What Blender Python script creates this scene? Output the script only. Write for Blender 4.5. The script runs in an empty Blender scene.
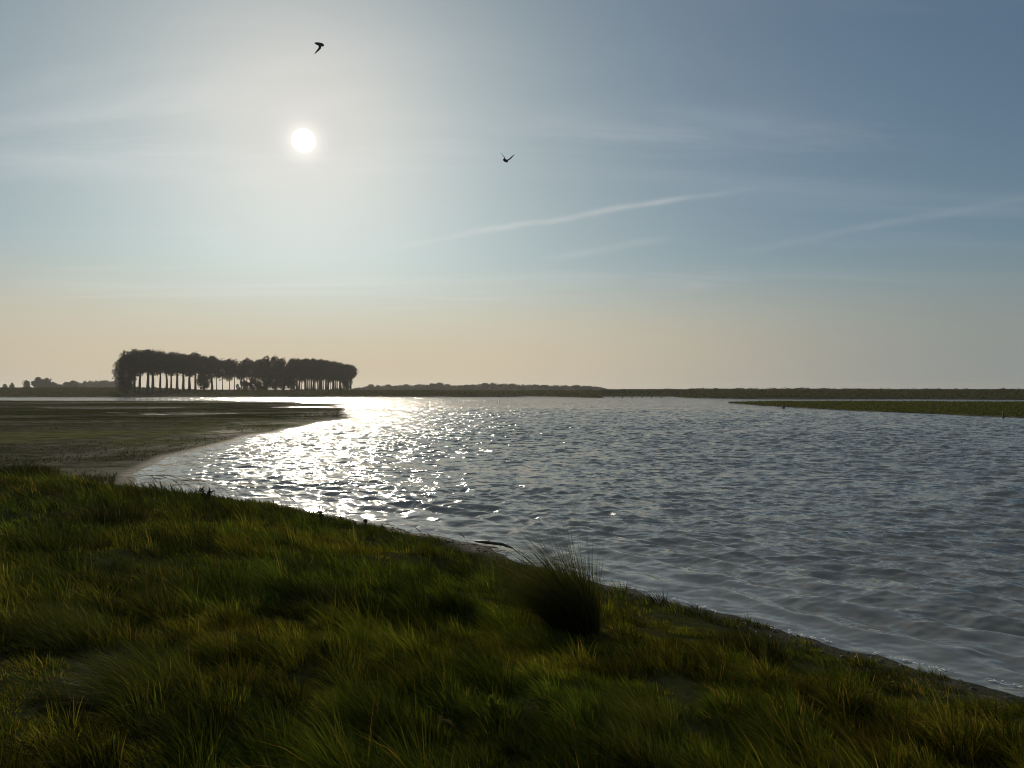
import bpy, math, random
import numpy as np
from mathutils import Vector, Matrix

R = math.radians
random.seed(7)
rng = np.random.default_rng(11)
scene = bpy.context.scene
COL = scene.collection

# ------------------------------------------------------------------ camera
F = 740.0                    # focal length in pixels of a 1024 px wide picture
CAM_Z = 3.0                  # eye height above the water
HORIZ = 390.0                # picture row of the horizon
cam_data = bpy.data.cameras.new("camera")
cam_data.sensor_width = 36.0
cam_data.lens = F / 1024.0 * 36.0
cam_data.clip_start = 0.1
cam_data.clip_end = 12000.0
cam = bpy.data.objects.new("camera", cam_data)
COL.objects.link(cam)
cam.location = (0, 0, CAM_Z)
cam.rotation_euler = (R(90) + math.atan((HORIZ - 384.0) / F), 0, 0)
scene.camera = cam

# ------------------------------------------------------------------ sky
SUN_AZ = math.atan2(-209.0, F)                 # to the left of +Y
SUN_EL = math.atan2(250.0, math.hypot(209.0, F))
SUN = Vector((math.sin(SUN_AZ) * math.cos(SUN_EL), math.cos(SUN_AZ) * math.cos(SUN_EL), math.sin(SUN_EL)))


class NT:
    """small helper to wire nodes"""
    def __init__(s, tree):
        s.t = tree; s.n = tree.nodes; s.l = tree.links
    def node(s, kind, **kw):
        n = s.n.new(kind)
        for k, v in kw.items(): setattr(n, k, v)
        return n
    def put(s, sock, v):
        if isinstance(v, bpy.types.NodeSocket): s.l.new(v, sock)
        elif v is not None: sock.default_value = v
    def m(s, op, a, b=None, c=None, clamp=False):
        n = s.node('ShaderNodeMath', operation=op, use_clamp=clamp)
        for i, v in enumerate((a, b, c)): s.put(n.inputs[i], v)
        return n.outputs[0]
    def v(s, op, a, b=None, scale=None):
        n = s.node('ShaderNodeVectorMath', operation=op)
        s.put(n.inputs[0], a); s.put(n.inputs[1], b)
        if scale is not None: s.put(n.inputs['Scale'], scale)
        return n.outputs['Value'] if op in ('DOT_PRODUCT', 'LENGTH') else n.outputs['Vector']
    def mix(s, f, a, b, blend='MIX'):
        n = s.node('ShaderNodeMix', data_type='RGBA', blend_type=blend)
        s.put(n.inputs[0], f)
        for i, c in ((6, a), (7, b)):
            s.put(n.inputs[i], c if isinstance(c, bpy.types.NodeSocket) else (*c[:3], 1))
        return n.outputs[2]
    def noise(s, vec, scale, detail=3, rough=0.55, dist=0.0):
        n = s.node('ShaderNodeTexNoise'); s.put(n.inputs['Vector'], vec)
        n.inputs['Scale'].default_value = scale; n.inputs['Detail'].default_value = detail
        n.inputs['Roughness'].default_value = rough; n.inputs['Distortion'].default_value = dist
        return n.outputs['Fac']
    def ss(s, x, a, b):
        n = s.node('ShaderNodeMapRange', interpolation_type='SMOOTHSTEP'); s.put(n.inputs[0], x)
        n.inputs[1].default_value = a; n.inputs[2].default_value = b
        return n.outputs[0]
    def lin(s, x, a, b, c=0.0, d=1.0):
        n = s.node('ShaderNodeMapRange'); s.put(n.inputs[0], x)
        for i, q in enumerate((a, b, c, d)): n.inputs[i + 1].default_value = q
        return n.outputs[0]


world = bpy.data.worlds.new("World")
scene.world = world
world.use_nodes = True
w = NT(world.node_tree)
w.n.clear()
tc = w.node('ShaderNodeTexCoord')
dirv = w.v('NORMALIZE', tc.outputs['Generated'])
sky = w.node('ShaderNodeTexSky', sky_type='NISHITA')
sky.sun_disc = False
sky.sun_elevation = SUN_EL
sky.sun_rotation = SUN_AZ
sky.altitude = 0
sky.air_density = 1.0
sky.dust_density = 1.2
sky.ozone_density = 1.6
sep = w.node('ShaderNodeSeparateXYZ'); w.l.new(dirv, sep.inputs[0])
el = w.m('ARCSINE', sep.outputs['Z'])
ang = w.m('ARCCOSINE', w.m('MINIMUM', w.v('DOT_PRODUCT', dirv, tuple(SUN)), 1.0))
def gexp(k, power=1.0):
    x = w.m('DIVIDE', ang, R(k))
    if power != 1.0: x = w.m('POWER', x, power)
    return w.m('EXPONENT', w.m('MULTIPLY', x, -1.0))
# everything below is in units of display light; the Background strength multiplies by 0.1
base = w.v('MULTIPLY', sky.outputs['Color'], (0.0525, 0.063, 0.067))
# soft shoulder: compresses the bright side of the sky
den = w.v('ADD', w.v('MULTIPLY', sky.outputs['Color'], (1 / 16, 1 / 17.5, 1 / 19)), (1, 1, 1))
col = w.v('DIVIDE', base, den)
col = w.v('ADD', col, w.v('SCALE', (0.17, 0.05, 0.0), scale=gexp(9.0, 2.0)))
# low band of dusty air along the horizon, warm under the sun
near_sun = w.ss(ang, R(54), R(14))
low = w.mix(near_sun, (0.268, 0.290, 0.280), (0.63, 0.535, 0.39))
col = w.mix(w.ss(el, R(10.5), R(1.5)), col, low)
# unseen milky veil overhead, added to brighten the water and the grass
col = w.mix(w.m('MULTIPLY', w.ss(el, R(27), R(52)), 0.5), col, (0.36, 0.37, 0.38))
# high thin cirrus on a plane far above
zc = w.m('ADD', w.m('MAXIMUM', sep.outputs['Z'], 0.0), 0.06)
cp = w.node('ShaderNodeCombineXYZ')
w.l.new(w.m('DIVIDE', sep.outputs['X'], zc), cp.inputs[0]); w.l.new(w.m('DIVIDE', sep.outputs['Y'], zc), cp.inputs[1])
mp = w.node('ShaderNodeMapping'); w.l.new(cp.outputs[0], mp.inputs[0])
mp.inputs['Rotation'].default_value = (0, 0, R(18)); mp.inputs['Scale'].default_value = (0.28, 1.0, 1)
c1 = w.ss(w.noise(mp.outputs[0], 1.35, 6, 0.6, 0.6), 0.46, 0.76)
c2 = w.ss(w.noise(mp.outputs[0], 0.55, 2, 0.5), 0.35, 0.65)
cir = w.m('MULTIPLY', w.m('MULTIPLY', c1, c2), w.m('ADD', w.m('MULTIPLY', gexp(26.0), 0.60), 0.03))
cir = w.m('MULTIPLY', cir, w.ss(el, R(2), R(13)))
col = w.mix(cir, col, (0.95, 0.92, 0.90))


def streak(pa, pb, width, amount):
    """an old vapour trail: a band of a great circle between two directions"""
    global col
    va, vb = (Vector((p[0] - 512, F, HORIZ - p[1])).normalized() for p in (pa, pb))
    n = va.cross(vb).normalized(); mid = (va + vb).normalized()
    half = va.angle(mid)
    off = w.m('SUBTRACT', w.v('DOT_PRODUCT', dirv, tuple(n)), w.m('MULTIPLY', w.m('SUBTRACT', w.noise(dirv, 9, 3), 0.5), R(0.8)))
    across = w.m('EXPONENT', w.m('MULTIPLY', w.m('POWER', w.m('ABSOLUTE', w.m('DIVIDE', off, R(width))), 2.0), -1.0))
    t = vb - va; t = (t - mid * t.dot(mid)).normalized()
    along = w.m('EXPONENT', w.m('MULTIPLY', w.m('POWER', w.m('ABSOLUTE', w.m('DIVIDE', w.v('DOT_PRODUCT', dirv, tuple(t)), half * 0.98)), 6.0), -1.0))
    front = w.m('GREATER_THAN', w.v('DOT_PRODUCT', dirv, tuple(mid)), 0.0)
    f = w.m('MULTIPLY', w.m('MULTIPLY', across, along), w.m('MULTIPLY', front, amount))
    f = w.m('MULTIPLY', f, w.lin(w.noise(dirv, 14, 4), 0.3, 0.65, 0.35, 1.0))
    col = w.mix(f, col, (0.80, 0.77, 0.72))


streak((395, 245), (725, 191), 0.21, 0.30)
streak((545, 257), (668, 238), 0.26, 0.12)
streak((735, 252), (1060, 192), 0.26, 0.06)
# the sun's own disc, with the bright aureole close round it
disc = w.m('ADD', w.m('MULTIPLY', w.ss(ang, R(0.88), R(0.55)), 3.0), w.m('MULTIPLY', gexp(1.1, 2.0), 0.4))
col = w.v('ADD', col, w.v('SCALE', (1.0, 0.93, 0.78), scale=disc))
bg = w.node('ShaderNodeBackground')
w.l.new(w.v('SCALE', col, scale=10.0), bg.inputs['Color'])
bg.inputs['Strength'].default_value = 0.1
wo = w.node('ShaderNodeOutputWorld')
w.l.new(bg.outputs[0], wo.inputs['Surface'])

sun_data = bpy.data.lights.new("sun", 'SUN')
sun_data.energy = 2.0
sun_data.angle = R(0.53)
sun_data.color = (1.0, 0.88, 0.70)
sun_ob = bpy.data.objects.new("sun", sun_data)
COL.objects.link(sun_ob)
sun_ob.rotation_euler = SUN.to_track_quat('Z', 'Y').to_euler()
sun_ob.location = SUN * 50

vs = scene.view_settings
vs.view_transform = 'Standard'
vs.look = 'None'
vs.exposure = 0.0
vs.gamma = 1.0
vs.use_curve_mapping = False
cy = scene.cycles
cy.use_denoising = True
scene.cycles.pixel_filter_type = 'BLACKMAN_HARRIS'
scene.cycles.filter_width = 1.05
cy.max_bounces = 6
cy.diffuse_bounces = 2
cy.glossy_bounces = 3
cy.transmission_bounces = 3
cy.transparent_max_bounces = 4
cy.volume_bounces = 0
cy.sample_clamp_indirect = 4.0
cy.sample_clamp_direct = 0.0

# ------------------------------------------------------------------ helpers
def obj(name, me, parent=None, mat=None):
    o = bpy.data.objects.new(name, me)
    COL.objects.link(o)
    if parent: o.parent = parent
    if mat: me.materials.append(mat)
    return o


def tag(o, label=None, cat=None, group=None, kind=None):
    for k, v in (('label', label), ('category', cat), ('group', group), ('kind', kind)):
        if v: o[k] = v
    return o


def empty(name, loc, rz=0.0, scale=1.0):
    o = bpy.data.objects.new(name, None)
    COL.objects.link(o)
    o.location = loc; o.rotation_euler = (0, 0, rz)
    o.scale = (scale,) * 3 if not isinstance(scale, tuple) else scale
    o.empty_display_size = 0.2
    return o


def mesh_np(name, V, Q=None, T=None, smooth=False, attrs=None):
    """mesh from numpy arrays: quads Q and triangles T; attrs: point attributes"""
    me = bpy.data.meshes.new(name)
    V = np.asarray(V, np.float32)
    me.vertices.add(len(V)); me.vertices.foreach_set('co', V.ravel())
    loops, starts, p = [], [], 0
    if Q is not None and len(Q):
        loops.append(np.asarray(Q, np.int32).ravel()); starts.append(np.arange(len(Q), dtype=np.int32) * 4); p = len(Q) * 4
    if T is not None and len(T):
        loops.append(np.asarray(T, np.int32).ravel()); starts.append(p + np.arange(len(T), dtype=np.int32) * 3)
    loops = np.concatenate(loops); starts = np.concatenate(starts)
    me.loops.add(len(loops)); me.loops.foreach_set('vertex_index', loops)
    me.polygons.add(len(starts)); me.polygons.foreach_set('loop_start', starts)
    me.update(calc_edges=True)
    if smooth: me.polygons.foreach_set('use_smooth', np.ones(len(starts), bool))
    for k, a in (attrs or {}).items():
        a = np.asarray(a, np.float32)
        if a.ndim == 1:
            me.attributes.new(k, 'FLOAT', 'POINT').data.foreach_set('value', a)
        else:
            if a.shape[1] == 3: a = np.concatenate([a, np.ones((len(a), 1), np.float32)], 1)
            me.attributes.new(k, 'FLOAT_COLOR', 'POINT').data.foreach_set('color', a.ravel())
    me.validate()
    return me


_tab = np.random.default_rng(3).random((256, 256))
def vnoise(x, y):
    xi = np.floor(x).astype(int); yi = np.floor(y).astype(int)
    fx = x - xi; fy = y - yi
    fx = fx * fx * (3 - 2 * fx); fy = fy * fy * (3 - 2 * fy)
    a = _tab[xi & 255, yi & 255]; b = _tab[(xi + 1) & 255, yi & 255]
    c = _tab[xi & 255, (yi + 1) & 255]; d = _tab[(xi + 1) & 255, (yi + 1) & 255]
    return (a * (1 - fx) + b * fx) * (1 - fy) + (c * (1 - fx) + d * fx) * fy


def fbm(x, y, scale, octv=4, off=0.0):
    x = np.asarray(x, float) / scale + off; y = np.asarray(y, float) / scale + off * 1.7
    s = 0; a = 1; t = 0
    for i in range(octv):
        s = s + a * vnoise(x * 2 ** i + 17.3 * i, y * 2 ** i + 5.1 * i); t += a; a *= 0.5
    return s / t


def sstep(x, a, b):
    t = np.clip((np.asarray(x, float) - a) / (b - a), 0, 1)
    return t * t * (3 - 2 * t)


def sdist(x, y, poly):
    """signed distance to a polygon, positive inside"""
    x = np.asarray(x, float); y = np.asarray(y, float)
    best = np.full(x.shape, 1e18); inside = np.zeros(x.shape, bool)
    n = len(poly)
    for i in range(n):
        ax, ay = poly[i]; bx, by = poly[(i + 1) % n]
        ex, ey = bx - ax, by - ay
        t = np.clip(((x - ax) * ex + (y - ay) * ey) / (ex * ex + ey * ey), 0, 1)
        best = np.minimum(best, (x - ax - t * ex) ** 2 + (y - ay - t * ey) ** 2)
        if ay != by:
            c = ((ay > y) != (by > y)) & (x < (bx - ax) * (y - ay) / (by - ay) + ax)
            inside ^= c
    d = np.sqrt(best)
    return np.where(inside, d, -d)


# ------------------------------------------------------------------ lie of the land (metres; water level is z = 0)
BANK = [(160, -130), (60, -40), (30, -11), (14, 0.6), (8.2, 4.6), (5.04, 7.28), (3.46, 8.88), (2.56, 10.0), (1.37, 11.5), (-0.22, 13.7),
        (-2.5, 16.2), (-5.5, 18.8), (-8.6, 21.0), (-11.6, 22.9), (-13.6, 23.2), (-17, 22.4), (-26, 21.6), (-48, 23), (-220, 30), (-220, -220), (160, -220)]
MUD = [(-10, 20), (-11.6, 23.4), (-13.4, 27.0), (-15.2, 33), (-15.8, 41), (-17.3, 60), (-18.2, 79), (-23, 100), (-27, 122), (-34, 141), (-33, 152), (-43, 160),
       (-54, 183), (-86, 202), (-150, 211), (-420, 228), (-420, 5), (-60, 5)]
SPIT = [(50.5, 172), (48.3, 150), (47.8, 131), (49.6, 106), (52.2, 90.6), (54.9, 79), (72, 60), (200, 35), (500, 80), (500, 172), (140, 178), (88, 180), (62, 178)]
FAR = [(-3200, 260), (-420, 292), (-219, 306), (-120, 310), (-60, 318), (-30, 320), (-12, 324), (-9, 352), (4, 354), (14, 338), (22, 316), (33, 279), (37, 300), (38, 338), (74, 340), (68, 300), (67, 279), (76, 247),
       (90, 238), (132, 242), (158, 222), (190, 204), (400, 193), (3200, 150), (3200, 4000), (-3200, 4000)]
BAR = [(-40, 322), (-34, 309), (-10, 307), (6.5, 309), (7.5, 312), (-6, 316), (-30, 321)]
PUDDLES = [(-66, 122, 9, 4.2), (-88, 126, 16, 2.4), (-40, 92, 4.5, 3.6), (-47, 96, 5, 1.6), (-20, 110, 3, 2.5), (-36, 128, 4, 5), (-90, 176, 30, 4), (-52, 146, 6, 2)]


def land(x, y):
    x = np.asarray(x, float); y = np.asarray(y, float)
    wob = (fbm(x, y, 0.8, 3) - 0.5) * 0.9 + (fbm(x, y, 3.1, 2, 7) - 0.5) * 0.9
    wob2 = (fbm(x, y, 9.0, 4, 3.3) - 0.5) * 5.0
    db = sdist(x, y, BANK) + wob * 0.6
    dm = sdist(x, y, MUD) + wob2 * np.clip((y - 25) / 60, 0.12, 1)
    dsp = sdist(x, y, SPIT) + wob2 * 0.7
    df = sdist(x, y, FAR) + wob2 * 0.9
    z = np.full(x.shape, -0.45)
    # grass bank the photographer stands on
    zb = np.interp(db, [-3, -0.6, 0, 0.5, 1.6, 3.2, 5.5, 9], [-0.5, -0.12, 0.0, 0.06, 0.26, 0.60, 0.98, 1.30])
    hum = (fbm(x, y, 1.5, 3, 8.0) - 0.5) * 0.34 + (fbm(x, y, 5.0, 2, 2.0) - 0.5) * 0.3
    zb = zb + hum * sstep(db, 0.4, 2.5)
    zb = np.where(db > -3, zb, -0.45)
    z = np.maximum(z, zb)
    # mud flat
    zm = np.interp(dm, [-4, 0, 0.8, 14, 60], [-0.45, -0.02, 0.05, 0.10, 0.08]) + ((fbm(x, y, 4.0, 4, 1.0) - 0.5) * 0.07 + (fbm(x, y, 0.5, 3, 4.0) - 0.5) * 0.05) * sstep(dm, -1, 3)
    for (px, py, rx, ry) in PUDDLES:
        g = np.exp(-(((x - px) / rx) ** 2 + ((y - py + 0.3 * wob2) / ry) ** 2) ** 2)
        zm = zm - 0.55 * g
    zm = np.where(dm > -6, zm, -0.45)
    z = np.maximum(z, zm)
    # green spit on the right
    zs = np.interp(dsp, [-4, 0, 0.8, 6, 20], [-0.45, 0.0, 0.15, 0.26, 0.38]) + (fbm(x, y, 6.0, 3, 6.0) - 0.5) * 0.16 * sstep(dsp, 0.5, 5)
    zs = np.where(dsp > -4, zs, -0.45)
    z = np.maximum(z, zs)
    dbar = sdist(x, y, BAR)
    z = np.maximum(z, np.where(dbar > -3, np.interp(dbar, [-3, 0, 1, 4], [-0.45, 0.05, 0.35, 0.6]), -0.45))
    # far shore, dyke and dunes
    zf = np.interp(df, [-8, 0, 2, 10, 30, 60], [-0.45, 0.0, 0.45, 1.2, 2.0, 2.35])
    dyke = 1.9 * np.exp(-((y - 392) / 14) ** 2) * sstep(-x, 150, 200) + 0.55 * np.exp(-((y - 356) / 10) ** 2) * sstep(-x, -20, 10) * sstep(x, -130, -90)
    dune = sstep(y, 330, 620) * sstep(x, 30, 140) * (-0.7 + 1.9 * fbm(x, y * 0.6, 46, 4, 5.0)) + sstep(y, 620, 1200) * 1.4
    dune = dune + sum(hh * np.exp(-((x - mx_) / sx_) ** 2 - ((y - 590) / 90) ** 2) for hh, mx_, sx_ in ((1.7, 160, 24), (1.0, 205, 18), (1.1, 245, 22), (0.7, 330, 40)))
    zf = zf + (dyke + dune + (fbm(x, y, 22, 3, 9) - 0.5) * 0.5) * sstep(df, 2, 30)
    zf = np.where(df > -8, zf, -0.45)
    z = np.maximum(z, zf)
    return z, db, dm, dsp, df


def land_z(x, y):
    return float(land(np.array([x]), np.array([y]))[0][0])


def ground_at(px, py):
    """the point of the ground the photograph shows at a pixel"""
    d = np.array([(px - 512) / F, 1.0, (HORIZ - py) / F])
    ts = np.geomspace(1.2, 900, 6000)
    xs, ys, zs = d[0] * ts, d[1] * ts, CAM_Z + d[2] * ts
    zl = np.maximum(land(xs, ys)[0], 0.0)
    i = int(np.argmax(zs <= zl))
    return Vector((xs[i], ys[i], zl[i]))


def polar(angles, radii):
    A, Rr = np.meshgrid(angles, radii)
    x = (np.sin(A) * Rr).ravel(); y = (np.cos(A) * Rr).ravel()
    na, nr = len(angles), len(radii)
    i = np.arange(nr - 1)[:, None] * na + np.arange(na - 1)[None, :]
    Q = np.stack([i, i + 1, i + na + 1, i + na], -1).reshape(-1, 4)[:, ::-1]
    return x, y, Q


# ------------------------------------------------------------------ materials
def new_mat(name):
    m = bpy.data.materials.new(name); m.use_nodes = True
    t = NT(m.node_tree)
    b = m.node_tree.nodes['Principled BSDF']
    return m, t, b


def attr(t, name, out='Fac'):
    n = t.node('ShaderNodeAttribute', attribute_name=name)
    return n.outputs[out]


mat_ground, t, b = new_mat("ground")
pos = t.node('ShaderNodeNewGeometry').outputs['Position']
n_big = t.noise(pos, 0.11, 4); n_mid = t.noise(pos, 0.9, 4); n_fine = t.noise(pos, 9.0, 4)
mp = t.node('ShaderNodeMapping'); t.l.new(pos, mp.inputs[0]); mp.inputs['Scale'].default_value = (0.05, 0.16, 0.3)
n_str = t.noise(mp.outputs[0], 1.0, 5, 0.6)
mudc = t.mix(t.ss(n_mid, 0.35, 0.65), (0.060, 0.057, 0.032), (0.155, 0.142, 0.088))
mudc = t.mix(t.ss(n_fine, 0.5, 0.75), mudc, (0.19, 0.17, 0.115))
mudc = t.mix(t.m('MULTIPLY', attr(t, 'algae'), t.ss(n_mid, 0.25, 0.6)), mudc, (0.15, 0.155, 0.048))
mudc = t.mix(t.m('MULTIPLY', attr(t, 'weed'), t.ss(n_mid, 0.3, 0.55)), mudc, (0.034, 0.035, 0.016))
soil = t.mix(n_mid, (0.030, 0.028, 0.015), (0.055, 0.050, 0.022))
soil = t.mix(n_fine, soil, (0.045, 0.055, 0.018))
field = t.mix(n_str, (0.040, 0.042, 0.020), (0.085, 0.085, 0.034))
field = t.mix(attr(t, 'spit'), field, t.mix(n_str, (0.060, 0.068, 0.018), (0.105, 0.105, 0.028)))
c = t.mix(attr(t, 'field'), mudc, field)
c = t.mix(attr(t, 'bank'), c, soil)
c = t.mix(t.m('MULTIPLY', attr(t, 'wet'), 0.62), c, (0.022, 0.020, 0.014))
t.l.new(c, b.inputs['Base Color'])
t.put(b.inputs['Roughness'], t.m('ADD', t.m('MULTIPLY', attr(t, 'wet'), -0.3), 0.95))
t.put(b.inputs['Specular IOR Level'], t.m('MULTIPLY', attr(t, 'wet'), 0.04))
bp = t.node('ShaderNodeBump'); bp.inputs['Strength'].default_value = 0.9; bp.inputs['Distance'].default_value = 0.09
t.l.new(t.noise(pos, 6.0, 6, 0.65), bp.inputs['Height']); t.l.new(bp.outputs[0], b.inputs['Normal'])

mat_water, t, b = new_mat("water")
pos = t.node('ShaderNodeNewGeometry').outputs['Position']
b.inputs['Base Color'].default_value = (0.205, 0.205, 0.178, 1)
b.inputs['Roughness'].default_value = 0.11
b.inputs['IOR'].default_value = 1.45
mp = t.node('ShaderNodeMapping'); t.l.new(pos, mp.inputs[0])
mp.inputs['Rotation'].default_value = (0, 0, R(-28)); mp.inputs['Scale'].default_value = (0.62, 1.25, 1)


def slope(scale, k, detail=2):
    n = t.node('ShaderNodeTexNoise'); t.l.new(mp.outputs[0], n.inputs['Vector'])
    n.inputs['Scale'].default_value = scale; n.inputs['Detail'].default_value = detail; n.inputs['Distortion'].default_value = 0.3
    return t.v('MULTIPLY', t.v('SUBTRACT', n.outputs['Color'], (0.5, 0.5, 0.5)), (k, k, 0))


sl = t.v('ADD', t.v('ADD', slope(1.7, 1.7), slope(5.5, 1.5)), slope(18.0, 0.45))
sl = t.v('SCALE', sl, scale=attr(t, 'chop'))
t.l.new(t.v('NORMALIZE', t.v('ADD', t.node('ShaderNodeNewGeometry').outputs['Normal'], sl)), b.inputs['Normal'])


def leaf_mat(name, trans=0.45, gloss=0.05, rough=0.45):
    m, t, b = new_mat(name)
    t.n.remove(b)
    out = [n for n in t.n if n.type == 'OUTPUT_MATERIAL'][0]
    c = attr(t, 'col', 'Color')
    d = t.node('ShaderNodeBsdfDiffuse'); t.l.new(c, d.inputs[0])
    tr = t.node('ShaderNodeBsdfTranslucent'); t.l.new(t.v('MULTIPLY', c, (1.25, 1.15, 0.6)), tr.inputs[0])
    g = t.node('ShaderNodeBsdfGlossy'); g.inputs['Roughness'].default_value = rough; g.inputs[0].default_value = (1, 1, 1, 1)
    m1 = t.node('ShaderNodeMixShader'); m1.inputs[0].default_value = trans
    t.l.new(d.outputs[0], m1.inputs[1]); t.l.new(tr.outputs[0], m1.inputs[2])
    m2 = t.node('ShaderNodeMixShader'); m2.inputs[0].default_value = gloss
    t.l.new(m1.outputs[0], m2.inputs[1]); t.l.new(g.outputs[0], m2.inputs[2])
    t.l.new(m2.outputs[0], out.inputs['Surface'])
    return m


mat_grass = leaf_mat("grass_blades", 0.48, 0.004, 0.4)
mat_leaf = leaf_mat("tree_leaves", 0.22, 0.02)


def plain(name, col, rough=0.8, scale=6.0, var=0.35):
    m, t, b = new_mat(name)
    pos = t.node('ShaderNodeTexCoord').outputs['Object']
    n = t.noise(pos, scale, 4)
    t.l.new(t.mix(n, tuple(c * (1 - var) for c in col), tuple(c * (1 + var) for c in col)), b.inputs['Base Color'])
    b.inputs['Roughness'].default_value = rough
    return m


mat_bark = plain("bark", (0.075, 0.065, 0.050), 0.9, 3.0)
mat_wood = plain("weathered_wood", (0.10, 0.085, 0.065), 0.85, 8.0)
mat_foam = plain("foam", (0.72, 0.71, 0.68), 0.6, 30.0, 0.1)
mat_stone = plain("wrack", (0.035, 0.030, 0.022), 0.6, 12.0)
mat_bird = plain("bird_plumage", (0.06, 0.055, 0.05), 0.7, 12.0, 0.5)

# ------------------------------------------------------------------ ground
dense = np.arange(-44, 44.01, 0.16)
side = np.concatenate([np.linspace(44.01, 180, 40)[1:]])
angles = np.radians(np.concatenate([-side[::-1], dense, side]))
radii = np.concatenate([[0.05, 0.4, 0.8], np.geomspace(1.1, 3600, 720)])
gx, gy, gq = polar(angles, radii)
gz, db, dm, dsp, df = land(gx, gy)
bankm = sstep(db, 0.25, 1.0)
fieldm = np.maximum(sstep(df, 0.5, 3), sstep(dsp, 0.2, 1.2))
n1 = fbm(gx, gy, 8.0, 4, 3.0)
algae = sstep(n1, 0.40, 0.6) * np.clip(1.15 - np.abs(gy - 52) / 26, 0, 1) * sstep(gx, -40, -26)
n2 = 0.55 * fbm(gx * 0.35, gy, 5.0, 4, 6.0) + 0.45 * fbm(gx * 0.3, gy, 1.6, 3, 2.0)
weed = sstep(n2, 0.40, 0.53) * (0.3 + 0.7 * np.maximum(np.maximum(sstep(gy, 62, 80), sstep(42 - gy, 0, 12)), sstep(-gx, 30, 50)))
wet = 1 - sstep(gz, 0.02, 0.075)
me = mesh_np("ground", np.stack([gx, gy, gz], 1), gq, smooth=True,
             attrs={'bank': bankm, 'field': fieldm, 'spit': sstep(dsp, 0.1, 1), 'algae': algae, 'weed': weed, 'wet': wet})
tag(obj("ground", me, mat=mat_ground), kind='structure')

# ------------------------------------------------------------------ water
wa = np.radians(np.concatenate([np.linspace(-100, -40, 30)[:-1], np.arange(-40, 40.01, 0.07), np.linspace(40, 110, 36)[1:]]))
wr = np.concatenate([np.geomspace(4.0, 120, 1400), np.geomspace(120, 1500, 190)[1:]])
wx, wy, wq = polar(wa, wr)
rr = np.hypot(wx, wy)
_, db, dm, dsp, df = land(wx, wy)
dshore = -np.maximum(np.maximum(db, dm), np.maximum(dsp, df))          # distance out from any shore
calm = sstep(dshore, 0.0, 3.5) * 0.75 + 0.25
calm *= np.where(dm > -3, 0.7 + 0.3 * sstep(-dm, 0, 3), 1.0)        # lee of the flat
gust = 0.35 + 1.3 * fbm(wx, wy * 1.6, 22, 4, 4)
lod = rr * max(0.0024, np.log(30) / 1400)
Z = np.zeros_like(wx); DX = np.zeros_like(wx); DY = np.zeros_like(wx)
wrp = (fbm(wx, wy, 6, 2, 1) - 0.5) * 2.0; wrp2 = (fbm(wx, wy, 7, 2, 7) - 0.5) * 2.0
wrng = np.random.default_rng(5)
for k in range(64):
    lam = 0.13 * (1.6 / 0.13) ** (k / 63.0) * wrng.uniform(0.93, 1.07)
    th = R(236) + wrng.normal(0, R(26))                 # travelling towards the bank, a little to the left
    a = 0.0064 * lam ** 0.72 * wrng.uniform(0.6, 1.25)
    kx, ky = math.cos(th) * 2 * math.pi / lam, math.sin(th) * 2 * math.pi / lam
    fade = 1 - sstep(lod * 3.0 / lam, 0.55, 1.0)
    ph = kx * (wx + wrp) + ky * (wy + wrp2) + wrng.uniform(0, 6.28)
    A = a * fade
    Z += A * np.cos(ph); DX -= A * math.cos(th) * np.sin(ph); DY -= A * math.sin(th) * np.sin(ph)
amp = calm * gust
Z *= amp; DX *= amp * 0.85; DY *= amp * 0.85
# small swells that line up with the shore before they break on it
near = sstep(dshore, 0.1, 0.8) * (1 - sstep(dshore, 2.5, 5.5)) * (db > -8) * sstep(wx, -10, -4)
Z += near * 0.042 * np.sin(dshore * 2 * math.pi / 0.9 + 5 * fbm(wx, wy, 3.0, 2, 5)) * (0.4 + 1.2 * fbm(wx, wy, 2.2, 2, 2))
chop = np.clip(0.4 + 0.7 * sstep(dshore, 0, 3), 0, 1) * np.where(dm > -3, 0.8 + 0.2 * sstep(-dm, 0, 3), 1.0) * (0.7 + 0.5 * gust) * (0.55 + 0.55 * sstep(rr, 8, 60)) * (1 - 0.5 * near)
keep = dshore > -8
qk = keep[wq].all(1)
me = mesh_np("water", np.stack([wx + DX, wy + DY, Z], 1), wq[qk], smooth=True, attrs={'chop': chop})
tag(obj("water", me, mat=mat_water), kind='structure')

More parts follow.
